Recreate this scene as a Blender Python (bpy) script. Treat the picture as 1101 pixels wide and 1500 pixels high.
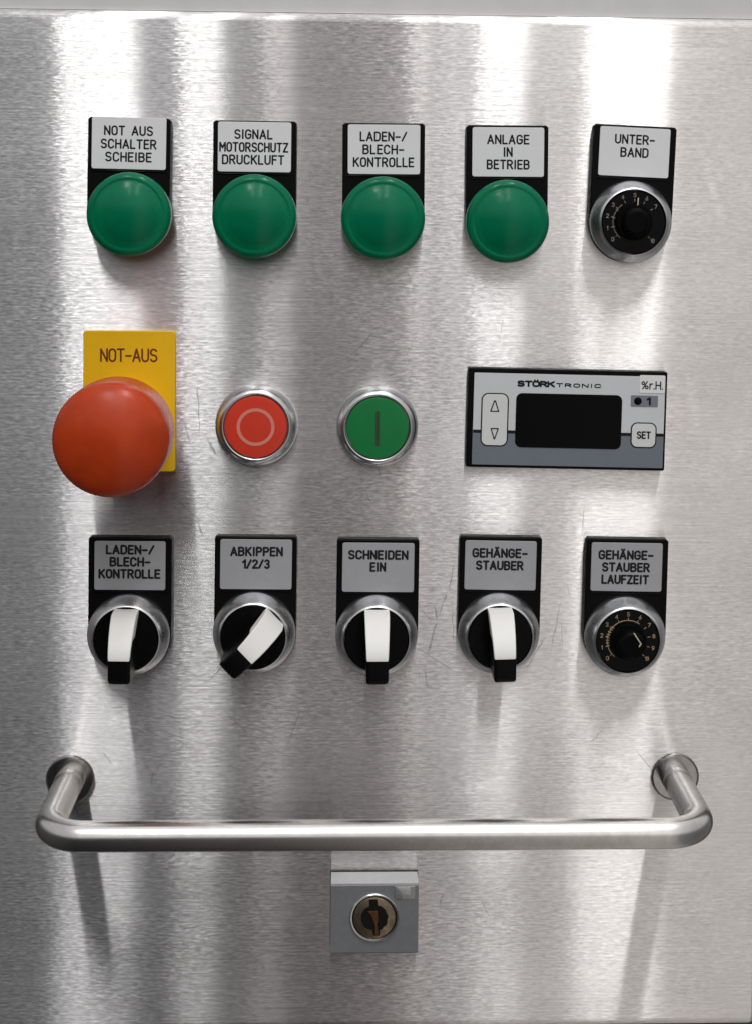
import bpy, bmesh, math, random
from mathutils import Vector, Matrix
PI = math.pi
R = math.radians
MM = 0.001
random.seed(4)
S = bpy.context.scene
COL = S.collection
for o in list(bpy.data.objects):
    bpy.data.objects.remove(o)

# ------------------------------------------------------------------ camera
cam_d = bpy.data.cameras.new('camera')
cam = bpy.data.objects.new('camera', cam_d)
COL.objects.link(cam)
M3 = Matrix(((0.9991681, -0.0080130, -0.0399862), (-0.0395762, 0.0460620, -0.9981543), (0.0098400, 0.9989064, 0.0457067)))
cam.matrix_world = Matrix.Translation((0, -0.60, 0)) @ M3.to_4x4()
cam_d.sensor_fit = 'VERTICAL'
cam_d.sensor_height = 36.0
cam_d.lens = 2395.19 / 1500 * 36.0
cam_d.shift_x = -(604.46 - 550.5) / 1500
cam_d.shift_y = (405.41 - 750.0) / 1500
cam_d.clip_start = 0.02
cam_d.clip_end = 60
S.camera = cam

# ------------------------------------------------------------------ light
S.view_settings.view_transform = 'Standard'
S.view_settings.look = 'None'
S.view_settings.exposure = 0.30
S.view_settings.gamma = 1.0
S.cycles.max_bounces = 8
S.cycles.use_denoising = True
S.cycles.sample_clamp_indirect = 1.5

world = bpy.data.worlds.new('World')
S.world = world
world.use_nodes = True
nt = world.node_tree
nt.nodes.clear()
wo = nt.nodes.new('ShaderNodeOutputWorld')
bg = nt.nodes.new('ShaderNodeBackground')
tc = nt.nodes.new('ShaderNodeTexCoord')
sp = nt.nodes.new('ShaderNodeSeparateXYZ')
nt.links.new(tc.outputs['Generated'], sp.inputs[0])
def ramp(tree, stops, src, interp='EASE'):
    """colour ramp over a value that runs -1..1"""
    m = tree.nodes.new('ShaderNodeMapRange')
    m.inputs['From Min'].default_value = -1
    m.inputs['From Max'].default_value = 1
    tree.links.new(src, m.inputs['Value'])
    r = tree.nodes.new('ShaderNodeValToRGB')
    r.color_ramp.interpolation = interp
    el = r.color_ramp.elements
    while len(el) > 1:
        el.remove(el[-1])
    for k, (p, c) in enumerate(stops):
        e = el[0] if k == 0 else el.new((p + 1) / 2)
        e.position = (p + 1) / 2
        e.color = (c[0], c[1], c[2], 1) if isinstance(c, tuple) else (c, c, c, 1)
    tree.links.new(m.outputs[0], r.inputs['Fac'])
    return r.outputs['Color']
# unseen hall, brightness shaped to set the panel's bands: dim left, dark middle, pale right
side_up = ramp(nt, [(-1, .35), (-.5, .40), (-.21, (.62, .625, .63)), (-.15, (.66, .66, .68)), (-.10, (.64, .645, .66)), (-.063, .64), (-.053, .70), (-.050, (.95, .91, .90)), (-.036, (.95, .91, .90)), (-.032, (.56, .545, .55)), (0, (.54, .52, .525)),
                    (.03, (.60, .58, .58)), (.06, (.70, .69, .70)), (.10, .80), (.16, (.86, .84, .825)), (.26, (.82, .79, .77)), (.5, .5), (1, .35)], sp.outputs['X'], 'LINEAR')
side_low = ramp(nt, [(-1, .05), (-.5, .03), (-.21, (.012, .013, .016)), (-.15, (.016, .017, .02)), (-.10, (.02, .02, .022)), (-.045, (.022, .019, .018)), (-.01, (.035, .028, .026)),
                     (.02, (.10, .085, .08)), (.06, (.26, .24, .23)), (.10, (.38, .355, .34)), (.16, (.46, .43, .41)), (.26, (.44, .41, .388)), (.5, .16), (1, .10)], sp.outputs['X'], 'LINEAR')
height = ramp(nt, [(-1, 0), (.06, .0), (.15, .35), (.34, 1.35), (.7, 1.45), (1, 1.2)], sp.outputs['Z'], 'LINEAR')
ceil = ramp(nt, [(-1, .75), (-.2, .95), (.1, 1.1), (1, 1.15)], sp.outputs['Z'], 'LINEAR')
bl = nt.nodes.new('ShaderNodeMix')
bl.data_type = 'RGBA'
nt.links.new(height, bl.inputs['Factor'])
nt.links.new(side_low, bl.inputs['A'])
nt.links.new(side_up, bl.inputs['B'])
mx = nt.nodes.new('ShaderNodeMix')
mx.data_type = 'RGBA'
mx.blend_type = 'MULTIPLY'
mx.inputs['Factor'].default_value = 1
nt.links.new(bl.outputs['Result'], mx.inputs['A'])
nt.links.new(ceil, mx.inputs['B'])
nt.links.new(mx.outputs['Result'], bg.inputs['Color'])
bg.inputs['Strength'].default_value = 1.0
nt.links.new(bg.outputs[0], wo.inputs['Surface'])

# long ceiling fixtures behind and above the photographer: (lx from, lx to, radiance, tint)
# (lx from, lx to, elevation from, to, radiance, tint)
LAMPS = [(-.170, -.125, 45, 61, 20, (1, 1, 1)), (-.101, -.076, 30, 60, 6.5, (1, 1, 1)), (-.052, -.033, 32, 60, 1.6, (1, .96, .95)), (.037, .049, 32, 60, 3.0, (1, .97, .95)),
         (.053, .074, 32, 60, 1.5, (.92, .95, 1)), (.078, .107, 32, 60, 6.5, (1, 1, 1)), (.142, .190, 56, 78, 26, (1, .99, .98))]
DIST = 3.0
for a, b, e0, e1, rad, tint in LAMPS:
    xa, xb = a * (DIST + .605), b * (DIST + .605)
    w = xb - xa
    el = R((e0 + e1) / 2)
    ln = 2 * DIST * math.tan(R((e1 - e0) / 2))
    ld = bpy.data.lights.new('ceiling_lamp', 'AREA')
    ld.shape = 'RECTANGLE'
    ld.size = w
    ld.size_y = ln
    ld.energy = rad * PI * w * ln
    ld.color = tint
    lo = bpy.data.objects.new('ceiling_lamp', ld)
    COL.objects.link(lo)
    xm = (xa + xb) / 2
    rr = math.sqrt(DIST * DIST - xm * xm)
    lo.location = (xm, -rr * math.cos(el), rr * math.sin(el))
    ya = Vector((0, math.sin(el), math.cos(el)))          # the long side runs along the ceiling, away from the panel
    za = lo.location.normalized()
    xa_ = ya.cross(za)
    lo.rotation_euler = Matrix((xa_, ya, za)).transposed().to_euler()

# ------------------------------------------------------------------ materials
MATS = {}
def mat(name, color, rough=.5, metal=0.0, spec=.5, coat=0.0, bump=0.0, bscale=900, var=0.0, vscale=120, sss=0.0, trans=0.0):
    m = bpy.data.materials.new(name)
    m.use_nodes = True
    t = m.node_tree
    p = t.nodes['Principled BSDF']
    p.inputs['Base Color'].default_value = (*color, 1)
    p.inputs['Roughness'].default_value = rough
    p.inputs['Metallic'].default_value = metal
    p.inputs['Specular IOR Level'].default_value = spec
    p.inputs['Coat Weight'].default_value = coat
    p.inputs['Coat Roughness'].default_value = .08
    if trans:
        p.inputs['Transmission Weight'].default_value = trans
        p.inputs['IOR'].default_value = 1.3
    if sss:
        p.inputs['Subsurface Weight'].default_value = sss
        p.inputs['Subsurface Scale'].default_value = .004
    tcn = t.nodes.new('ShaderNodeTexCoord')
    if var:
        n = t.nodes.new('ShaderNodeTexNoise')
        n.inputs['Scale'].default_value = vscale
        n.inputs['Detail'].default_value = 5
        n.inputs['Roughness'].default_value = .65
        t.links.new(tcn.outputs['Object'], n.inputs['Vector'])
        r = t.nodes.new('ShaderNodeMapRange')
        r.inputs['From Min'].default_value = .3
        r.inputs['From Max'].default_value = .7
        r.inputs['To Min'].default_value = 1 - var
        r.inputs['To Max'].default_value = 1 + var * .6
        t.links.new(n.outputs['Fac'], r.inputs['Value'])
        v = t.nodes.new('ShaderNodeVectorMath')
        v.operation = 'SCALE'
        v.inputs[0].default_value = color
        t.links.new(r.outputs[0], v.inputs['Scale'])
        t.links.new(v.outputs[0], p.inputs['Base Color'])
        r2 = t.nodes.new('ShaderNodeMapRange')
        r2.inputs['From Min'].default_value = .3
        r2.inputs['From Max'].default_value = .7
        r2.inputs['To Min'].default_value = rough * (1 + var)
        r2.inputs['To Max'].default_value = rough * (1 - var)
        t.links.new(n.outputs['Fac'], r2.inputs['Value'])
        t.links.new(r2.outputs[0], p.inputs['Roughness'])
    if bump:
        n = t.nodes.new('ShaderNodeTexNoise')
        n.inputs['Scale'].default_value = bscale
        n.inputs['Detail'].default_value = 3
        t.links.new(tcn.outputs['Object'], n.inputs['Vector'])
        b = t.nodes.new('ShaderNodeBump')
        b.inputs['Strength'].default_value = bump
        b.inputs['Distance'].default_value = .0003
        t.links.new(n.outputs['Fac'], b.inputs['Height'])
        t.links.new(b.outputs[0], p.inputs['Normal'])
    MATS[name] = m
    return m

mat('black_plastic', (.003, .003, .0035), .42, spec=.1, bump=.06, var=.25, vscale=200)
mat('black_gloss', (.0025, .0025, .003), .12, spec=.12, var=.3, vscale=300)
mat('knob_black', (.003, .003, .0035), .30, spec=.13, bump=.05, var=.3, vscale=250)
mat('label_white', (.78, .785, .80), .45, metal=.0, spec=.3, bump=.03, var=.03, vscale=300)
mat('label_silver', (.40, .405, .42), .42, metal=.15, spec=.35, bump=.03, var=.05, vscale=300)
mat('ink', (.012, .012, .014), .6, spec=.2)
mat('ink_red_brown', (.16, .035, .012), .6, spec=.2)
mat('green_lens', (.003, .46, .22), .17, spec=.3, trans=.68, var=.10, vscale=90, sss=.0)
mat('core_dark', (.01, .03, .02), .5)
mat('green_cap', (.004, .185, .045), .38, spec=.4, bump=.05, var=.08)
mat('red_cap', (.66, .045, .02), .36, spec=.4, bump=.05, var=.08)
mat('red_mushroom', (.47, .046, .008), .30, spec=.28, bump=.05, var=.2, vscale=70)
mat('yellow_plate', (.84, .50, .006), .48, spec=.3, bump=.04, var=.04)
mat('white_insert', (.80, .79, .76), .45, spec=.4, bump=.03)
mat('symbol_pale', (.68, .24, .18), .5)
mat('symbol_worn', (.03, .05, .02), .55, var=.5, vscale=160)
mat('satin_chrome', (.72, .725, .745), .29, metal=1, bump=.05, var=.12, vscale=260)
mat('bright_chrome', (.68, .68, .69), .25, metal=1, var=.12, vscale=260)
mat('handle_steel', (.68, .66, .64), .23, metal=1, bump=.03, bscale=500, var=.12, vscale=150)
mat('washer_steel', (.52, .50, .485), .16, metal=1, var=.15, vscale=200)
mat('zinc', (.205, .213, .225), .5, metal=.15, bump=.08, var=.10, vscale=400)
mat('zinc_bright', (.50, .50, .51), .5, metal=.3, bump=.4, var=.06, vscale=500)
mat('old_brass', (.30, .235, .16), .35, metal=.9, bump=.2, var=.35, vscale=500)
mat('dark_void', (.006, .005, .0045), .7, spec=.2)
mat('rust_brass', (.16, .07, .03), .45, metal=.7, bump=.2, var=.5, vscale=700)
mat('face_white', (.64, .66, .67), .42, spec=.4, var=.03)
mat('face_grey', (.165, .19, .22), .42, spec=.4, var=.05)
mat('key_white', (.70, .71, .70), .45, spec=.4, var=.03)
mat('window_grey', (.19, .21, .24), .4)
mat('sticker_paper', (.80, .80, .78), .6, spec=.3)
mat('screen_black', (.003, .003, .0035), .2, spec=.08)
mat('scale_print', (.27, .245, .21), .6, var=.5, vscale=900)
mat('dial_black', (.0025, .0025, .003), .45, spec=.06)
mat('scale_gold', (.40, .285, .16), .6, var=.5, vscale=900)
mat('knob_line_print', (.62, .52, .40), .6)
mat('frame_steel', (.86, .855, .85), .5, metal=.3, bump=.04, var=.06, vscale=60)
mat('gap_dark', (.05, .045, .04), .6)

SCRATCHES = [(33.5, -149.6, 34.3, -156.0, .5), (34.3, -155.0, 30.9, -167.8, .45), (38.0, -144.0, 34.6, -154.2, .3), (40.4, -133.0, 38.5, -144.7, .3), (39.8, -149.1, 40.5, -165.8, .25),
             (-59.3, -80.7, -57.0, -89.5, .5), (-54.4, -66.9, -53.6, -87.0, .35), (-51.3, -87.0, -47.3, -94.0, .5), (-54.2, -117.8, -52.4, -123.7, .6), (27.7, -150.4, 32.3, -155.5, .3),
             (27.3, -165.7, 41.6, -174.8, .25), (80.1, -147.8, 76.5, -168.4, .3), (82.0, -140.1, 84.7, -150.4, .25), (75.1, -160.6, 67.6, -173.5, .3), (9.3, -48.4, 3.1, -55.2, .35),
             (88.5, -111.9, 87.9, -123.4, .3), (-89.0, -203.9, -85.3, -209.1, .4)]

_r = random.Random(11)
for cx_, cz_ in ((-79, -140), (-33, -185), (36, -160), (80, -160), (12, -100), (60, -30), (-55, -100), (12, -245), (40, -268), (-60, -200), (100, -195), (-10, -180)):
    for _k in range(2):
        x_, z_, a_, l_ = cx_ + _r.uniform(-12, 12), cz_ + _r.uniform(-14, 14), _r.uniform(.6, 2.4), _r.uniform(4, 13)
        SCRATCHES.append((x_, z_, x_ + l_ * math.cos(a_), z_ - l_ * math.sin(a_), _r.uniform(.14, .24)))
SMEARS = [(-22, -101, 4, -93, 3.2), (-10, -104, 8, -97, 2.0), (6, -55, 14, -50, 2.0), (-108, -20, -100, -38, 3.0), (90, -205, 108, -212, 2.5), (-60, 50, -40, 56, 2.2), (60, -215, 40, -222, 3.5),
          (-20, 36, 0, 30, 2.5), (-115, -120, -108, -150, 3.5), (125, -60, 132, -90, 3.0), (-30, -255, -10, -262, 3.0), (130, 20, 140, -10, 2.5)]
def brushed_steel():
    m = bpy.data.materials.new('brushed_steel')
    m.use_nodes = True
    t = m.node_tree
    t.nodes.clear()
    N = t.nodes.new
    L = t.links.new
    out = N('ShaderNodeOutputMaterial')
    tcn = N('ShaderNodeTexCoord')
    P = tcn.outputs['Object']
    def noise(scale3, detail=3, rough=.6, off=(0, 0, 0)):
        mp = N('ShaderNodeMapping')
        mp.inputs['Scale'].default_value = scale3
        mp.inputs['Location'].default_value = off
        L(P, mp.inputs['Vector'])
        n = N('ShaderNodeTexNoise')
        n.inputs['Scale'].default_value = 1
        n.inputs['Detail'].default_value = detail
        n.inputs['Roughness'].default_value = rough
        L(mp.outputs[0], n.inputs['Vector'])
        return n.outputs['Fac']
    def math_(op, a, b=None, c=None):
        n = N('ShaderNodeMath')
        n.operation = op
        for k, v in enumerate((a, b, c)):
            if v is None:
                continue
            if isinstance(v, (int, float)):
                n.inputs[k].default_value = v
            else:
                L(v, n.inputs[k])
        return n.outputs[0]
    def remap(v, a, b, c, d):
        n = N('ShaderNodeMapRange')
        for k, x in zip(('From Min', 'From Max', 'To Min', 'To Max'), (a, b, c, d)):
            n.inputs[k].default_value = x
        L(v, n.inputs['Value'])
        return n.outputs[0]
    dash = noise((230, 230, 1250), 5, .62)
    dash2 = noise((420, 420, 1500), 3, .6, (7, 3, 1))
    hair = noise((28, 28, 3000), 3, .7, (2, 0, 5))
    blot = noise((22, 22, 26), 4, .6, (4, 0, 2))
    smear = noise((60, 60, 34), 5, .7, (9, 0, 8))
    # grit scuffs
    wob = noise((300, 300, 300), 2, .5)
    geo = N('ShaderNodeSeparateXYZ')
    L(P, geo.inputs[0])
    wv = math_('MULTIPLY', math_('SUBTRACT', wob, .5), .0014)
    px = math_('ADD', geo.outputs['X'], wv)
    pz = math_('SUBTRACT', geo.outputs['Z'], wv)
    def strokes(items, soft):
      acc = None
      for (x0, z0, x1, z1, w) in items:
        x0, z0, x1, z1, w = (v * MM for v in (x0, z0, x1, z1, w))
        ln = math.hypot(x1 - x0, z1 - z0)
        ux, uz = (x1 - x0) / ln, (z1 - z0) / ln
        mx_, mz = (x0 + x1) / 2, (z0 + z1) / 2
        al = math_('ADD', math_('MULTIPLY', px, ux), math_('MULTIPLY_ADD', pz, uz, -(mx_ * ux + mz * uz)))
        pe = math_('ADD', math_('MULTIPLY', px, -uz), math_('MULTIPLY_ADD', pz, ux, -(-mx_ * uz + mz * ux)))
        a = remap(math_('ABSOLUTE', al), ln * (.1 if soft else .25), ln * .55, 1, 0)
        b = remap(math_('ABSOLUTE', pe), w * (0 if soft else .25), w, 1, 0)
        k = math_('MULTIPLY', a, b)
        acc = k if acc is None else math_('MAXIMUM', acc, k)
      return acc
    smudge = math_('MULTIPLY', strokes(SMEARS, True), remap(noise((160, 160, 420), 4, .7, (3, 2, 1)), .38, .62, 0, 1))
    scratch = math_('MULTIPLY', strokes(SCRATCHES, False), remap(noise((500, 500, 500), 2, .5, (1, 1, 1)), .3, .6, .3, 1))
    # normal: every dash of the brushing tilts a little on its own
    tx = math_('MULTIPLY', math_('SUBTRACT', dash, .5), .015)
    tx = math_('ADD', tx, math_('MULTIPLY', math_('SUBTRACT', dash2, .5), .013))
    tx = math_('ADD', tx, math_('MULTIPLY', math_('SUBTRACT', smear, .5), .008))
    tz = math_('MULTIPLY', math_('SUBTRACT', dash2, .5), .20)
    tz = math_('ADD', tz, math_('MULTIPLY', math_('SUBTRACT', hair, .5), .16))
    tz = math_('ADD', tz, math_('MULTIPLY', math_('SUBTRACT', smear, .5), .12))
    tx = math_('ADD', tx, math_('MULTIPLY', scratch, .006))
    cx = N('ShaderNodeCombineXYZ')
    L(tx, cx.inputs['X'])
    L(tz, cx.inputs['Z'])
    gm = N('ShaderNodeNewGeometry')
    ad = N('ShaderNodeVectorMath')
    L(gm.outputs['Normal'], ad.inputs[0])
    L(cx.outputs[0], ad.inputs[1])
    nm = N('ShaderNodeVectorMath')
    nm.operation = 'NORMALIZE'
    L(ad.outputs[0], nm.inputs[0])
    tg = N('ShaderNodeCombineXYZ')
    tg.inputs['X'].default_value = 1
    L(math_('MULTIPLY', math_('SUBTRACT', dash, .5), .03), tg.inputs['Z'])
    val = math_('MULTIPLY', remap(blot, .3, .7, .90, 1.05), remap(smear, .35, .75, 1.03, .90))
    val = math_('MULTIPLY', val, remap(hair, .3, .7, .90, 1.09))
    val = math_('MULTIPLY', val, remap(scratch, 0, 1, 1, .48))
    val = math_('MULTIPLY', val, remap(smudge, 0, 1, 1, 1.22))
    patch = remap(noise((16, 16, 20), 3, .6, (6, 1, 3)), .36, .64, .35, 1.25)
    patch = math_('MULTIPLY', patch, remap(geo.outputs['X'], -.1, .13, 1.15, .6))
    grain = math_('ADD', math_('MULTIPLY', math_('SUBTRACT', dash, .5), 1.25), math_('MULTIPLY', math_('SUBTRACT', dash2, .5), .6))
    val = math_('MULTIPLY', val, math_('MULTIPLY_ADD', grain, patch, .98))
    def colour(c):
        v = N('ShaderNodeVectorMath')
        v.operation = 'SCALE'
        v.inputs[0].default_value = c
        L(val, v.inputs['Scale'])
        return v.outputs[0]
    def gloss(c, r, a, dist):
        g = N('ShaderNodeBsdfAnisotropic')
        g.distribution = dist
        L(colour(c), g.inputs['Color'])
        g.inputs['Roughness'].default_value = r
        g.inputs['Anisotropy'].default_value = a
        L(nm.outputs[0], g.inputs['Normal'])
        L(tg.outputs[0], g.inputs['Tangent'])
        return g.outputs[0]
    sharp = gloss((.81, .793, .784), PANEL_SHARP[0], PANEL_SHARP[1], 'GGX')
    broad = gloss((.79, .772, .762), PANEL_BROAD[0], PANEL_BROAD[1], 'BECKMANN')
    mix = N('ShaderNodeMixShader')
    mix.inputs['Fac'].default_value = PANEL_MIX
    L(sharp, mix.inputs[1])
    L(broad, mix.inputs[2])
    L(mix.outputs[0], out.inputs['Surface'])
    MATS['brushed_steel'] = m
    return m
PANEL_SHARP = (.173, .91)
PANEL_BROAD = (.325, .68)
PANEL_MIX = .20
brushed_steel()

# ------------------------------------------------------------------ builders (all coordinates in mm: x right, z up, h out of the panel)
def link(name, me, material, parent=None, angle=35):
    if material is not None and not me.materials:
        me.materials.append(MATS[material])
    me.set_sharp_from_angle(angle=R(angle))
    for p in me.polygons:
        p.use_smooth = len(p.vertices) <= 4                # the broad flat faces stay flat, only the rims are rounded
    o = bpy.data.objects.new(name, me)
    COL.objects.link(o)
    if name in ('grip', 'marker_insert', 'lock_block'):
        wn = o.modifiers.new('face_weighted', 'WEIGHTED_NORMAL')
        wn.keep_sharp = True
    if parent is not None:
        o.parent = parent
    return o
def to_mesh(bm, name):
    bmesh.ops.recalc_face_normals(bm, faces=bm.faces)
    for v in bm.verts:
        v.co = v.co * MM
    me = bpy.data.meshes.new(name)
    bm.to_mesh(me)
    bm.free()
    return me
def V(x, z, h):
    return Vector((x, -h, z))
def prism(bm, pts, h0, h1, bev=0.0, seg=2):
    """closed outline pts (x, z) extruded from h0 to h1, its front rim bevelled"""
    lo = [bm.verts.new(V(x, z, h0)) for x, z in pts]
    hi = [bm.verts.new(V(x, z, h1)) for x, z in pts]
    n = len(pts)
    bm.faces.new(lo)
    top = bm.faces.new(hi)
    for i in range(n):
        bm.faces.new((lo[i], lo[(i + 1) % n], hi[(i + 1) % n], hi[i]))
    if bev:
        bmesh.ops.recalc_face_normals(bm, faces=bm.faces)
        bmesh.ops.bevel(bm, geom=list(top.edges), offset=bev, segments=seg, affect='EDGES', profile=.5)
    return bm
def lathe(bm, prof, n=72, cx=0, cz=0, cap=True):
    """profile (r, h) turned about the button's axis"""
    rings = []
    for r, h in prof:
        if r < 1e-6:
            rings.append([bm.verts.new(V(cx, cz, h))])
        else:
            rings.append([bm.verts.new(V(cx + r * math.cos(2 * PI * k / n), cz + r * math.sin(2 * PI * k / n), h)) for k in range(n)])
    for a, b in zip(rings, rings[1:]):
        for k in range(n):
            q = [a[k % len(a)], a[(k + 1) % n % len(a)], b[(k + 1) % n % len(b)], b[k % len(b)]]
            u = []
            for v in q:
                if v not in u:
                    u.append(v)
            if len(u) > 2:
                bm.faces.new(u)
    if cap and len(rings[0]) > 1:
        bm.faces.new(rings[0])
    return bm
def rrect(cx, cz, w, h, r, n=6):
    pts = []
    for sx, sz, a0 in ((1, 1, 0), (-1, 1, 90), (-1, -1, 180), (1, -1, 270)):
        for k in range(n + 1):
            a = R(a0 + 90 * k / n)
            pts.append((cx + sx * (w / 2 - r) + r * math.cos(a), cz + sz * (h / 2 - r) + r * math.sin(a)))
    return pts
def pr(name, material, parent, pts, h0, h1, bev=0.0, seg=2):
    return link(name, to_mesh(prism(bmesh.new(), pts, h0, h1, bev, seg), name), material, parent)
def la(name, material, parent, prof, n=72, cx=0, cz=0, angle=35):
    return link(name, to_mesh(lathe(bmesh.new(), prof, n, cx, cz), name), material, parent, angle)
def thing(name, label, cat, x, z, rot=0.0, group=None):
    o = bpy.data.objects.new(name, None)
    o.empty_display_size = .01
    COL.objects.link(o)
    o.location = (x * MM, 0, z * MM)
    o.rotation_euler = (0, -R(rot), 0)
    o['label'] = label
    o['category'] = cat
    if group:
        o['group'] = group
    return o

# engraver's lettering: strokes in a cell one unit high
def arc(cx, cz, rx, rz, a0, a1, n=9):
    return [(cx + rx * math.cos(R(a0 + (a1 - a0) * k / n)), cz + rz * math.sin(R(a0 + (a1 - a0) * k / n))) for k in range(n + 1)]
W_ = .54
C_ = W_ / 2
GL = {
    'A': (.60, [[(0, 0), (.30, 1), (.60, 0)], [(.10, .32), (.50, .32)]]),
    'B': (W_, [[(0, 0), (0, 1)] + arc(.29, .77, .22, .23, 90, -90) + [(0, .54)], arc(.29, .27, .25, .27, 90, -90) + [(0, 0)], [(0, .54), (.29, .54)]]),
    'C': (W_, [arc(C_, .72, C_, .28, 15, 180) + arc(C_, .28, C_, .28, 180, 345)]),
    'D': (W_, [[(0, 0), (0, 1)] + arc(.26, .70, .28, .30, 90, 0) + arc(.26, .30, .28, .30, 0, -90) + [(0, 0)]]),
    'E': (.46, [[(.46, 1), (0, 1), (0, 0), (.46, 0)], [(0, .53), (.40, .53)]]),
    'F': (.44, [[(.44, 1), (0, 1), (0, 0)], [(0, .53), (.38, .53)]]),
    'G': (W_, [arc(C_, .72, C_, .28, 20, 180) + arc(C_, .28, C_, .28, 180, 360) + [(W_, .48), (.30, .48)]]),
    'H': (W_, [[(0, 0), (0, 1)], [(W_, 0), (W_, 1)], [(0, .52), (W_, .52)]]),
    'I': (.0, [[(0, 0), (0, 1)]]),
    'K': (.54, [[(0, 0), (0, 1)], [(.52, 1), (0, .42)], [(.18, .60), (.54, 0)]]),
    'L': (.44, [[(0, 1), (0, 0), (.44, 0)]]),
    'M': (.64, [[(0, 0), (0, 1), (.32, .40), (.64, 1), (.64, 0)]]),
    'N': (W_, [[(0, 0), (0, 1), (W_, 0), (W_, 1)]]),
    'O': (W_, [arc(C_, .72, C_, .28, 0, 180) + arc(C_, .28, C_, .28, 180, 360) + [(W_, .72)]]),
    'P': (.52, [[(0, 0), (0, 1)] + arc(.27, .74, .25, .26, 90, -90) + [(0, .48)]]),
    'R': (.54, [[(0, 0), (0, 1)] + arc(.27, .74, .25, .26, 90, -90) + [(0, .48)], [(.27, .48), (.54, 0)]]),
    'S': (W_, [arc(C_, .755, C_ - .01, .245, 25, 270) + arc(C_, .255, C_, .255, 90, -155)]),
    'T': (.54, [[(0, 1), (.54, 1)], [(.27, 1), (.27, 0)]]),
    'U': (W_, [[(0, 1), (0, .28)] + arc(C_, .28, C_, .28, 180, 360) + [(W_, 1)]]),
    'V': (.56, [[(0, 1), (.28, 0), (.56, 1)]]),
    'Z': (.52, [[(0, 1), (.52, 1), (0, 0), (.52, 0)]]),
    '-': (.42, [[(0, .45), (.42, .45)]]),
    '/': (.46, [[(0, 0), (.46, 1)]]),
    '.': (.0, [[(0, 0), (0, .05)]]),
    '1': (.26, [[(0, .72), (.26, 1), (.26, 0)]]),
    '0': (W_, [arc(C_, .72, C_, .28, 0, 180) + arc(C_, .28, C_, .28, 180, 360) + [(W_, .72)]]),
    '2': (.52, [arc(.26, .74, .26, .26, 165, -20) + [(0, 0), (.52, 0)]]),
    '3': (.52, [arc(.26, .76, .24, .24, 150, -90) , arc(.26, .26, .26, .26, 90, -150)]),
    '4': (.56, [[(.40, 0), (.40, 1), (0, .28), (.56, .28)]]),
    '5': (.52, [[(.48, 1), (.06, 1), (.03, .56)] + arc(.25, .31, .27, .31, 120, -150)]),
    '6': (.52, [[(.42, 1)] + arc(.26, .30, .26, .30, 165, 525)]),
    '7': (.52, [[(0, 1), (.52, 1), (.16, 0)]]),
    '8': (.52, [arc(.26, .76, .22, .24, 0, 360), arc(.26, .26, .26, .26, 0, 360)]),
    '9': (.52, [arc(.26, .70, .26, .30, 0, 360) + [(.44, .3), (.14, 0)]]),
    'r': (.28, [[(0, 0), (0, .70)], [(0, .45)] + arc(.26, .45, .24, .24, 150, 80)]),
    '%': (.74, [arc(.15, .78, .15, .20, 0, 360), arc(.59, .22, .15, .20, 0, 360), [(.12, 0), (.62, 1)]]),
    ' ': (.36, []),
}
GL['Ä'] = (.60, GL['A'][1] + [[(.17, 1.19), (.17, 1.22)], [(.43, 1.19), (.43, 1.22)]])
GL['Ö'] = (W_, GL['O'][1] + [[(.14, 1.20), (.14, 1.25)], [(.40, 1.20), (.40, 1.25)]])
def text_strokes(s, cx, cz, width, height, gap=.27, slant=0.0):
    x = 0
    out = []
    for ch in s:
        w, st = GL[ch]
        if ch == 'I':
            x += .06
        for poly in st:
            out.append([(x + a, b) for a, b in poly])
        x += w + gap + (.06 if ch == 'I' else 0)
    tot = x - gap
    k = width / tot if tot > .05 else height
    return [[(cx + (a - tot / 2) * k + slant * b * height, cz + (b - .5) * height) for a, b in poly] for poly in out]
def strokes_mesh(polys, name, thick, h, flat=.35):
    """round-ended strokes lying on the surface at height h"""
    bm = bmesh.new()
    rad = thick / 2
    runs = []
    for poly in polys:                                   # a sharp corner starts a new stroke
        cur = [poly[0]]
        for k in range(1, len(poly)):
            if math.dist(poly[k], cur[-1]) < 1e-5:
                continue
            if len(cur) > 1:
                a = math.atan2(cur[-1][1] - cur[-2][1], cur[-1][0] - cur[-2][0])
                b = math.atan2(poly[k][1] - cur[-1][1], poly[k][0] - cur[-1][0])
                if abs((b - a + PI) % (2 * PI) - PI) > R(48):
                    runs.append(cur)
                    cur = [cur[-1]]
            cur.append(poly[k])
        if len(cur) > 1:
            runs.append(cur)
    sec = [R(180 * k / 6) for k in range(7)]
    for q, run in enumerate(runs):
        lift = .006 * (q % 5)
        rings = []
        m = len(run)
        for i in range(m):
            p0, p1 = run[max(0, i - 1)], run[min(m - 1, i + 1)]
            d = math.dist(p0, p1) or 1
            tx, tz = (p1[0] - p0[0]) / d, (p1[1] - p0[1]) / d
            caps = [(0, 1)]
            if i == 0:
                caps = [(-math.cos(R(b)), math.sin(R(b))) for b in (8, 35, 62)] + caps
            if i == m - 1:
                caps = caps + [(math.cos(R(b)), math.sin(R(b))) for b in (62, 35, 8)]
            for off, k in caps:
                cx, cz = run[i][0] + tx * off * rad, run[i][1] + tz * off * rad
                rings.append([bm.verts.new(V(cx - tz * rad * k * math.cos(a), cz + tx * rad * k * math.cos(a), h + lift + rad * k * flat * math.sin(a))) for a in sec])
        for a, b in zip(rings, rings[1:]):
            for k in range(6):
                bm.faces.new((a[k], a[k + 1], b[k + 1], b[k]))
    for v in bm.verts:
        v.co = v.co * MM
    bmesh.ops.recalc_face_normals(bm, faces=bm.faces)
    me = bpy.data.meshes.new(name)
    bm.to_mesh(me)
    bm.free()
    return me
def lettering(parent, polys, thick, h, material='ink', name='lettering'):
    return link(name, strokes_mesh(polys, name, thick, h), material, parent, 60)

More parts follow.
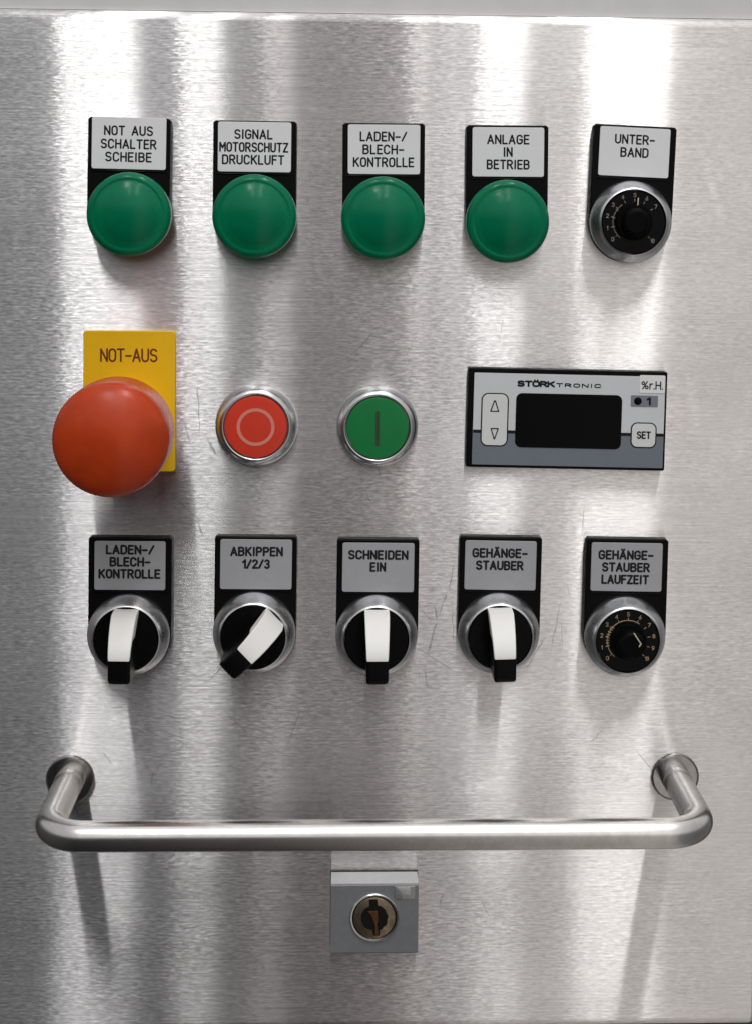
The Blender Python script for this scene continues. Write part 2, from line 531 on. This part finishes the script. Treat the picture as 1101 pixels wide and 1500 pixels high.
# ------------------------------------------------------------------ cabinet
XR, ZB, ZT = 158.0, -310.4, 68.6
XL = -141.0
t = thing('steel_cabinet', 'brushed stainless steel cabinet whose front carries all the buttons', 'cabinet', 0, 0)
bm = prism(bmesh.new(), rrect((XL + XR) / 2, (ZB + ZT) / 2, XR - XL, ZT - ZB, 4.0, 8), -18, 0, 3.2, 6)
link('door', to_mesh(bm, 'door'), 'brushed_steel', t, 50)
bm = prism(bmesh.new(), [(-220, 68.8), (149.3, 68.8), (149.3, 150), (-220, 150)], -40, -3.4, .3)
link('top_rail', to_mesh(bm, 'top_rail'), 'frame_steel', t)
bm = prism(bmesh.new(), [(-230, -420), (230, -420), (230, 160), (-230, 160)], -60, -41)
link('back_panel', to_mesh(bm, 'back_panel'), 'gap_dark', t)

# ------------------------------------------------------------------ labelled buttons
UNITS = {
    'L1': dict(c=(-78.29, -5.43), rot=-0.74, w=29.65, top=34.78, plate=(-1.01, 25.54, 26.68, 18.67), text=[('NOT AUS', -1.19, 30.08, 17.63), ('SCHALTER', -1.12, 25.29, 20.08), ('SCHEIBE', -1.11, 20.61, 16.78)]),
    'L2': dict(c=(-33.44, -5.73), rot=-0.26, w=30.08, top=34.52, plate=(-0.47, 25.03, 26.43, 18.03), text=[('SIGNAL', -0.89, 29.60, 13.89), ('MOTORSCHUTZ', -0.71, 24.95, 24.96), ('DRUCKLUFT', -0.92, 20.43, 22.53)]),
    'L3': dict(c=(12.68, -6.03), rot=0.20, w=29.77, top=34.50, plate=(0.32, 24.96, 26.02, 17.94), text=[('LADEN-/', 0.08, 29.65, 17.03), ('BLECH-', 0.08, 24.95, 15.00), ('KONTROLLE', 0.17, 20.35, 22.08)]),
    'L4': dict(c=(57.61, -6.72), rot=0.19, w=29.95, top=34.97, plate=(0.50, 25.20, 26.18, 17.95), text=[('ANLAGE', 0.46, 29.79, 15.49), ('IN', 0.37, 25.24, 3.49), ('BETRIEB', 0.51, 20.68, 15.77)]),
    'L5': dict(c=(103.10, -6.49), rot=-2.14, w=30.43, top=35.19, plate=(0.16, 25.46, 25.84, 17.91), text=[('UNTER-', 0.13, 30.09, 14.73), ('BAND', 0.21, 25.33, 10.42)]),
    'S1': dict(c=(-78.68, -158.92), rot=-0.38, w=30.25, top=35.66, plate=(0.20, 25.26, 25.76, 17.98), text=[('LADEN-/', 0.24, 31.13, 17.69), ('BLECH-', 0.21, 26.66, 14.87), ('KONTROLLE', 0.06, 22.23, 22.54)]),
    'S2': dict(c=(-32.96, -158.12), rot=-0.39, w=29.94, top=35.19, plate=(0.36, 24.95, 26.17, 18.41), text=[('ABKIPPEN', 0.52, 29.72, 19.27), ('1/2/3', 0.36, 25.10, 10.22)]),
    'S3': dict(c=(11.68, -159.12), rot=-0.39, w=30.11, top=35.25, plate=(0.33, 24.85, 26.20, 18.22), text=[('SCHNEIDEN', 0.28, 29.53, 21.99), ('EIN', 0.19, 25.05, 5.92)]),
    'S4': dict(c=(56.56, -158.39), rot=-0.86, w=30.30, top=35.48, plate=(0.14, 24.93, 26.33, 18.27), text=[('GEHÄNGE-', -0.17, 29.51, 20.43), ('STAUBER', -0.17, 24.94, 17.67)]),
    'S5': dict(c=(103.39, -159.67), rot=-0.86, w=30.49, top=36.07, plate=(0.03, 25.62, 26.42, 18.07), text=[('GEHÄNGE-', -0.33, 30.14, 20.49), ('STAUBER', -0.24, 25.58, 17.90), ('LAUFZEIT', -0.40, 21.02, 17.71)]),
}
def holder(t, u, thick, stroke):
    w2 = u['w'] / 2
    off = {'L1': -1.0, 'L2': -.4}.get(u['id'], .2)
    pts = [(off + w2, 0)] + [(off + w2, u['top'] - .8), (off + w2 - .8, u['top']), (off - w2 + .8, u['top']), (off - w2, u['top'] - .8)]
    pts += [(off + w2 * math.cos(R(a)), w2 * math.sin(R(a))) for a in range(180, 360, 6)]
    o = pr('label_holder', 'black_plastic', t, pts, .15, thick, .5, 3)
    px, pz, pw, ph = u['plate']
    # raised lip under the label plate
    p = pr('label_plate', 'label_white' if u['id'][0] == 'L' else 'label_silver', o, rrect(px, pz, pw, ph, .8, 4), thick - .3, thick + .28, .12, 2)
    r = link('retaining_strip', to_mesh(prism(bmesh.new(), rrect(px, pz - ph / 2 - .75, pw + .4, .5, .2, 2), thick - .2, thick + .35, .12), 'retaining_strip'), 'black_gloss', o)
    polys = []
    for s, x, z, wd in u['text']:
        polys += text_strokes(s, x, z, wd - stroke, 3.62 - stroke)
    lettering(o, polys, stroke, thick + .28)
    return o
def unit(uid, name, label, cat, group, thick=4.6, stroke=.62):
    u = UNITS[uid]
    u['id'] = uid
    t = thing(name, label, cat, *u['c'], rot=u['rot'], group=group)
    holder(t, u, thick, stroke)
    return t

LENS = [(14.4, 4.7), (15.0, 6.2), (15.12, 9.4), (14.95, 10.8), (14.4, 11.9), (13.6, 12.5), (12.9, 12.66), (12.5, 12.58), (12.2, 12.58), (11.8, 12.72),
        (10.5, 13.3), (9, 13.95), (7, 14.6), (5, 15.0), (3, 15.25), (1.5, 15.35), (0, 15.4)]
BASE = [(14.75, .2), (14.75, 5.6), (14.3, 6.0), (13, 6.0)]
for uid, what in (('L1', 'under the label NOT AUS SCHALTER SCHEIBE'), ('L2', 'under the label SIGNAL MOTORSCHUTZ DRUCKLUFT'),
                  ('L3', 'under the label LADEN BLECH KONTROLLE'), ('L4', 'under the label ANLAGE IN BETRIEB')):
    t = unit(uid, 'indicator_light', 'round green indicator light ' + what, 'indicator light', 'green indicator lights in the top row')
    la('collar', 'black_plastic', t, BASE)
    ln = la('lens', 'green_lens', t, LENS, 96, angle=60)
    la('lamp_core', 'core_dark', t, [(9.0, 5.9), (7.5, 7.5), (5.5, 9.5), (3, 10.5), (0, 10.8)], 48)

BEZEL = [(14.9, 4.5), (15.0, 6.2), (14.85, 7.0), (14.3, 8.2), (13.5, 10.2), (12.6, 12.0), (12.15, 12.55), (11.85, 12.6), (11.65, 12.3), (11.6, 9.0), (10.5, 9.0)]
def selector(uid, label, turn):
    t = unit(uid, 'selector_switch', label, 'selector switch', 'black selector switches with white inserts', stroke=.78)
    la('bezel', 'satin_chrome', t, BEZEL, 96, angle=50)
    la('turning_disc', 'knob_black', t, [(11.5, 8), (11.5, 12.2), (11.2, 12.6), (0, 12.6)], 72)
    g = bpy.data.objects.new('grip_pivot', None)
    # grip: side profile (along, h), drawn out across its width with a slight waist
    def bar(prof, w0, w1, bev):
        bm = bmesh.new()
        a0 = min(p[0] for p in prof)
        a1 = max(p[0] for p in prof)
        def wd(a):
            return w0 + (w1 - w0) * (a - a0) / (a1 - a0)
        lf = [bm.verts.new((-wd(a) / 2, -h, a)) for a, h in prof]
        rt = [bm.verts.new((wd(a) / 2, -h, a)) for a, h in prof]
        n = len(prof)
        f1 = bm.faces.new(lf)
        f2 = bm.faces.new(rt)
        for i in range(n):
            bm.faces.new((lf[i], lf[(i + 1) % n], rt[(i + 1) % n], rt[i]))
        bmesh.ops.recalc_face_normals(bm, faces=bm.faces)
        rims = [e for e in bm.edges if (e.verts[0].co.x < 0) == (e.verts[1].co.x < 0)]
        bmesh.ops.bevel(bm, geom=rims, offset=bev, segments=3, affect='EDGES', profile=.5, clamp_overlap=True)
        bmesh.ops.rotate(bm, verts=bm.verts, cent=(0, 0, 0), matrix=Matrix.Rotation(R(turn), 3, 'Y'))
        return bm
    bpy.data.objects.remove(g)
    body = [(-11.2, 12.0), (-11.7, 28.4), (-11.0, 30.0), (-9.5, 30.7), (-2.4, 30.9), (1.0, 29.8), (4.5, 27.4), (8.0, 23.6), (10.4, 19.4), (10.9, 12.0)]
    gr = link('grip', to_mesh(bar(body, 7.8, 8.4, .95), 'grip'), 'knob_black', t, 40)
    ins = [(-2.6, 26.0), (-2.6, 31.4), (-1.5, 31.35), (1.2, 30.4), (4.7, 28.0), (8.3, 24.1), (10.9, 19.6), (11.1, 12.4), (9.6, 12.4)]
    link('marker_insert', to_mesh(bar(ins, 7.6, 9.0, .4), 'marker_insert'), 'white_insert', gr, 40)
    return t
selector('S1', 'black selector switch under the label LADEN BLECH KONTROLLE, its white insert upright', 0.5)
selector('S2', 'black selector switch turned diagonally to the right under the label ABKIPPEN', 46)
selector('S3', 'black selector switch under the label SCHNEIDEN EIN, its white insert upright', -.5)
selector('S4', 'black selector switch under the two line label GEHÄNGE STAUBER', -2.5)

def dial(uid, label, turn, line_pts, warm):
    t = unit(uid, 'dial_knob', label, 'dial knob', 'black dial knobs with numbered scales', stroke=.62 if uid == 'L5' else .78)
    la('bezel', 'satin_chrome', t, BEZEL, 96, angle=50)
    d = la('dial_face', 'black_gloss', t, [(11.5, 8), (11.5, 11.6), (11.3, 11.9), (0, 11.9)], 72)
    pol = []
    for k in range(11):
        a = R(222 - 26.4 * k)
        s = str(k % 10) if k < 10 else '10'
        cx, cz = 9.75 * math.cos(a), 9.75 * math.sin(a)
        if k in (8, 9) and uid == 'L5':
            continue
        pol += text_strokes(s, cx, cz, .85 if len(s) == 1 and s != '1' else (.3 if s == '1' else 1.2), 1.35)
        pol.append([(7.5 * math.cos(a), 7.5 * math.sin(a)), (8.3 * math.cos(a), 8.3 * math.sin(a))])
    lettering(d, pol, .27, 11.92, 'scale_gold' if warm else 'scale_print', 'scale_numbers')
    ar = [(7.5 * math.cos(R(232 - k * 5)), 7.5 * math.sin(R(232 - k * 5))) for k in range(0, 36 if uid == 'S5' else 22)]
    wedge = []
    for k in range(8):
        a = R(195 - 8 * k)
        wedge.append([(6.9 * math.cos(a), 6.9 * math.sin(a)), (7.9 * math.cos(a), 7.9 * math.sin(a))])
    lettering(d, [ar] + (wedge if warm else wedge[::3]), .34 if warm else .24, 11.92, 'scale_gold' if warm else 'scale_print', 'scale_arc')
    # narrow glossy grip
    kn = la('knob', 'dial_black', t, [(6.6, 11.8), (6.6, 13.2), (6.2, 13.8), (0, 13.8)], 60)
    bm = bmesh.new()
    prism(bm, rrect(0, 0, 8.8, 10.4, 4.2, 9), 13.6, 19.0, 1.6, 5)
    bmesh.ops.rotate(bm, verts=bm.verts, cent=(0, 0, 0), matrix=Matrix.Rotation(R(turn), 3, 'Y'))
    g = link('knob_grip', to_mesh(bm, 'knob_grip'), 'dial_black', kn, 50)
    lettering(kn, [line_pts], .42, 13.9 if uid == 'L5' else 19.05, 'knob_line_print', 'knob_line')  # pointer on the upper dial, bent pale line over the lower dial's grip
    return t
dial('L5', 'black dial knob under the label UNTER BAND', 8, [(.9, 8.6), (.85, 6.2)], False)
dial('S5', 'black dial knob with warm scale marks under the label GEHÄNGE STAUBER LAUFZEIT', 40, [(1.0, 4.6), (3.6, .8), (3.0, -.2)], True)

# ------------------------------------------------------------------ emergency stop
t = thing('emergency_stop', 'large red mushroom button on a yellow plate reading NOT-AUS', 'emergency stop', -79.4, -81.3)
pl = pr('backing_plate', 'yellow_plate', t, rrect(.25, 7.5, 33.4, 51.6, 1.2, 4), .15, 1.5, .25)
lettering(pl, text_strokes('NOT-AUS', .1, 24.4, 20.2, 4.4, gap=.20), .66, 1.52, 'ink_red_brown')
la('collar', 'yellow_plate', t, [(14.6, 1.4), (14.6, 7), (13.5, 9), (12, 9.5), (8, 9.5)])
la('stem', 'red_mushroom', t, [(10.5, 9), (10.5, 20), (13, 24)])
la('mushroom_head', 'red_mushroom', t, [(12.5, 22.5), (16.0, 23.6), (18.6, 25.2), (19.4, 27.2), (19.7, 31), (19.75, 38), (19.75, 45), (19.55, 47.3), (19.0, 49.0), (17.9, 50.4), (16.0, 51.7), (13.2, 53.0),
                                        (10.0, 54.1), (6.5, 54.95), (3.2, 55.4), (0, 55.5)], 96, angle=80)

# ------------------------------------------------------------------ push buttons
PB = [(14.9, .15), (15.0, 2.2), (14.9, 3.6), (14.5, 5.2), (13.8, 6.6), (12.9, 7.5), (12.2, 7.8), (11.75, 7.7), (11.6, 7.3), (11.6, 5), (10, 5)]
t = thing('push_button', 'red push button with a pale ring symbol in a chrome bezel', 'push button', -32.7, -82.2, group='flush push buttons in the middle row')
la('bezel', 'bright_chrome', t, PB, 96, angle=60)
c = la('button_cap', 'red_cap', t, [(11.3, 4.6), (11.3, 7.4), (11.0, 7.75), (9, 7.9), (0, 7.9)], 72)
la('ring_symbol', 'symbol_pale', c, [(5.7, 7.8), (5.7, 7.96), (6.85, 7.96), (6.85, 7.8), (5.7, 7.8)], 64)
t = thing('push_button', 'green push button with a worn upright bar symbol in a chrome bezel', 'push button', 11.4, -82.4, group='flush push buttons in the middle row')
la('bezel', 'bright_chrome', t, PB, 96, angle=60)
c = la('button_cap', 'green_cap', t, [(11.3, 4.6), (11.3, 7.4), (11.0, 7.75), (9, 7.9), (0, 7.9)], 72)
pr('bar_symbol', 'symbol_worn', c, rrect(0, -.2, 1.4, 13.0, .6, 4), 7.8, 7.97)

# ------------------------------------------------------------------ humidity controller
CX, CZ = 80.85, -79.3
t = thing('humidity_controller', 'rectangular white and grey controller with a dark display', 'controller', CX, CZ, rot=-1.0)
def loc(x, z):
    a = R(1.0)
    dx, dz = x - CX, z - CZ
    return (dx * math.cos(a) - dz * math.sin(a), dx * math.sin(a) + dz * math.cos(a))
ho = pr('housing', 'black_plastic', t, rrect(0, 0, 73.3, 36.6, .6, 3), .15, 5.0, .35)
fp = pr('face_plate', 'face_white', t, rrect(.7, -.35, 70.4, 33.8, .4, 3), 4.7, 5.1, .08)
pr('grey_field', 'face_grey', fp, rrect(.7, -11.3, 70.3, 11.9, .3, 3), 5.0, 5.14)
pr('divider_line', 'ink', fp, rrect(.7, -5.0, 70.3, 1.15, .1, 2), 5.0, 5.18)
ds = pr('display', 'screen_black', t, rrect(*loc(81.45, -79.9), 39.1, 20.0, 2.2, 6), 4.9, 5.3, .1)
def key(name, x, z, w, h, r):
    o = pr(name, 'ink', t, rrect(*loc(x, z), w, h, r, 6), 4.9, 5.22, .05)
    pr('key_cap', 'key_white', o, rrect(*loc(x, z), w - .9, h - .9, r - .4, 6), 5.1, 5.36, .1)
    return o
k = key('arrow_keys', 54.21, -79.46, 10.1, 19.7, 2.6)
ux, uz = loc(54.2, -74.4)
dx, dz = loc(54.2, -84.6)
lettering(k, [[(ux - 1.45, uz - 1.95), (ux + 1.45, uz - 1.95), (ux + .15, uz + 1.9), (ux - .15, uz + 1.9), (ux - 1.45, uz - 1.95)],
              [(dx - 1.3, dz + 1.9), (dx + 1.3, dz + 1.9), (dx + .1, dz - 1.9), (dx - .1, dz - 1.9), (dx - 1.3, dz + 1.9)]], .44, 5.37, 'ink', 'arrow_symbols')
k = key('set_key', 109.22, -85.0, 9.6, 9.5, 2.4)
lettering(k, text_strokes('SET', *loc(109.28, -84.9), 4.7, 2.3), .56, 5.37)
wn = pr('status_window', 'window_grey', t, rrect(*loc(109.33, -72.35), 10, 4.2, .3, 3), 5.0, 5.25, .06)
la('status_light', 'screen_black', wn, [(1.4, 5.1), (1.4, 5.4), (1.1, 5.55), (0, 5.6)], 32, *loc(106.92, -72.32))
lettering(wn, [[(a - 111.2 + loc(111.2, -72.4)[0], b + 72.4 + loc(111.2, -72.4)[1]) for a, b in ((110.5, -71.7), (111.35, -71.2), (111.35, -73.6))]], .75, 5.28, name='numeral')
lettering(fp, text_strokes('STÖRK', *loc(69.3, -66.2), 13.2, 1.7, gap=.16), .72, 5.12, name='logo')
lettering(fp, text_strokes('TRONIC', *loc(85.0, -66.75), 16.2, 1.15, gap=.26), .42, 5.12, name='logo')
sk = pr('sticker', 'sticker_paper', t, rrect(*loc(112.2, -66.1), 9.5, 6.6, .5, 3), 5.1, 5.26, .05)
lettering(sk, text_strokes('%r.H.', *loc(112.1, -66.5), 7.6, 2.7, gap=.22), .46, 5.28)

# ------------------------------------------------------------------ handle
t = thing('grab_handle', 'round polished steel bar handle across the lower door', 'handle', 11.7, -214.2)
HX, HH, RT, RB = 112.3, 53.0, 5.2, 13.0
path = [(-HX, 0.3), (-HX, 20)]
for k in range(0, 13):
    a = R(180 - 90 * k / 12)
    path.append((-HX + RB + RB * math.cos(a), HH - RB + RB * math.sin(a)))
for k in range(1, 16):
    path.append((-HX + RB + (2 * HX - 2 * RB) * k / 16, HH))
for k in range(0, 13):
    a = R(90 - 90 * k / 12)
    path.append((HX - RB + RB * math.cos(a), HH - RB + RB * math.sin(a)))
path += [(HX, 20), (HX, .3)]
bm = bmesh.new()
n = 40
rings = []
for i, (x, h) in enumerate(path):
    p0 = path[max(0, i - 1)]
    p1 = path[min(len(path) - 1, i + 1)]
    tx, th = p1[0] - p0[0], p1[1] - p0[1]
    l = math.hypot(tx, th)
    nx, nh = -th / l, tx / l
    drop = -1.0 * min(1, h / HH) ** 2
    rings.append([bm.verts.new(V(x + nx * RT * math.cos(2 * PI * k / n), drop + RT * math.sin(2 * PI * k / n), h + nh * RT * math.cos(2 * PI * k / n))) for k in range(n)])
for a, b in zip(rings, rings[1:]):
    for k in range(n):
        bm.faces.new((a[k], a[(k + 1) % n], b[(k + 1) % n], b[k]))
link('bar', to_mesh(bm, 'bar'), 'handle_steel', t, 80)
for s in (-1, 1):
    la('mount_washer', 'washer_steel', t, [(8.9, .1), (8.95, 1.1), (8.7, 1.45), (8.45, 1.35), (8.2, 1.1), (4.9, 1.1)], 64, s * HX, 0)
    la('leg_sleeve', 'handle_steel', t, [(5.36, 1.0), (5.36, 7.4), (5.25, 7.6), (5.0, 7.6)], 48, s * HX, 0)

# ------------------------------------------------------------------ lock
LX, LZ = 11.8, -262.3
t = thing('key_lock', 'square grey metal lock block with a keyhole below the handle', 'lock', LX, LZ)
bm = bmesh.new()
prof = [(12.4, 0.1), (12.4, 11.6), (12.0, 12.0), (-12.9, 12.0), (-14.6, 9.0), (-14.6, .1)]   # (z, h) from the side
w2 = 16.0
lf = [bm.verts.new(V(-w2, z, h)) for z, h in prof]
rt = [bm.verts.new(V(w2, z, h)) for z, h in prof]
bm.faces.new(lf)
bm.faces.new(rt)
for i in range(len(prof)):
    bm.faces.new((lf[i], lf[(i + 1) % len(prof)], rt[(i + 1) % len(prof)], rt[i]))
bmesh.ops.recalc_face_normals(bm, faces=bm.faces)
pr('base_outline', 'black_plastic', t, rrect(0, -1.1, 32.5, 27.9, .4, 3), .05, 1.3)  # thin dark plate that outlines the block against the steel
lb = link('lock_block', to_mesh(bm, 'lock_block'), 'zinc', t, 20)
pr('lit_top_strip', 'zinc_bright', lb, [(-15.9, 12.3), (15.9, 12.3), (15.9, 12.75), (-15.9, 12.75)], .2, 11.7, .1)  # lighter strip, paints the lamp light on the block's top face
la('cylinder_ring', 'bright_chrome', t, [(9.1, 11.9), (9.0, 12.5), (8.7, 12.75), (8.2, 12.7), (7.9, 12.1)], 64, 0, .2)
cp = la('cylinder_face', 'old_brass', t, [(7.6, 11.9), (7.6, 12.35), (7.3, 12.5), (0, 12.5)], 64, 0, .2)
la('cylinder_gap', 'dark_void', t, [(8.3, 11.9), (8.3, 12.1), (7.4, 12.12)], 64, 0, .2)
kp = [(4.9 * math.cos(R(a)) * (1 + .05 * math.sin(a * 1.7)), 4.9 * math.sin(R(a)) * (1 + .04 * math.cos(a * 2.3))) for a in range(-75, 75, 10)]
kp += [(1.2, 4.6), (.9, 6.9), (-2.0, 6.9), (-1.9, 4.3)]
kp += [(4.9 * math.cos(R(a)), 4.9 * math.sin(R(a))) for a in range(130, 232, 10)] + [(-.8, -4.6), (-.4, -6.6), (2.0, -6.5), (1.9, -4.6)]
kh = pr('keyhole', 'dark_void', cp, [(x, z + .2) for x, z in kp], 12.4, 12.58)
pr('key_core', 'rust_brass', kh, [(x, z + .2) for x, z in ((-2.4, 2.6), (1.0, 2.8), (1.3, -.6), (1.0, -2.4), (1.6, -6.2), (.2, -6.2), (.2, -2.6), (-.8, .2))], 12.5, 12.9, .15)
em = pr('corner_mark', 'bright_chrome', t, rrect(11.0, 9.4, 7.6, 4.8, .2, 2), 11.9, 12.2, .1)
pr('mark_facet', 'zinc', em, [(7.3, 11.7), (7.3, 7.1), (10.2, 7.1), (10.2, 8.4)], 12.15, 12.35, .08)
pr('mark_facet', 'zinc_bright', em, [(10.6, 8.6), (13.0, 8.6), (13.0, 11.4), (8.2, 11.4)], 12.15, 12.4, .08)
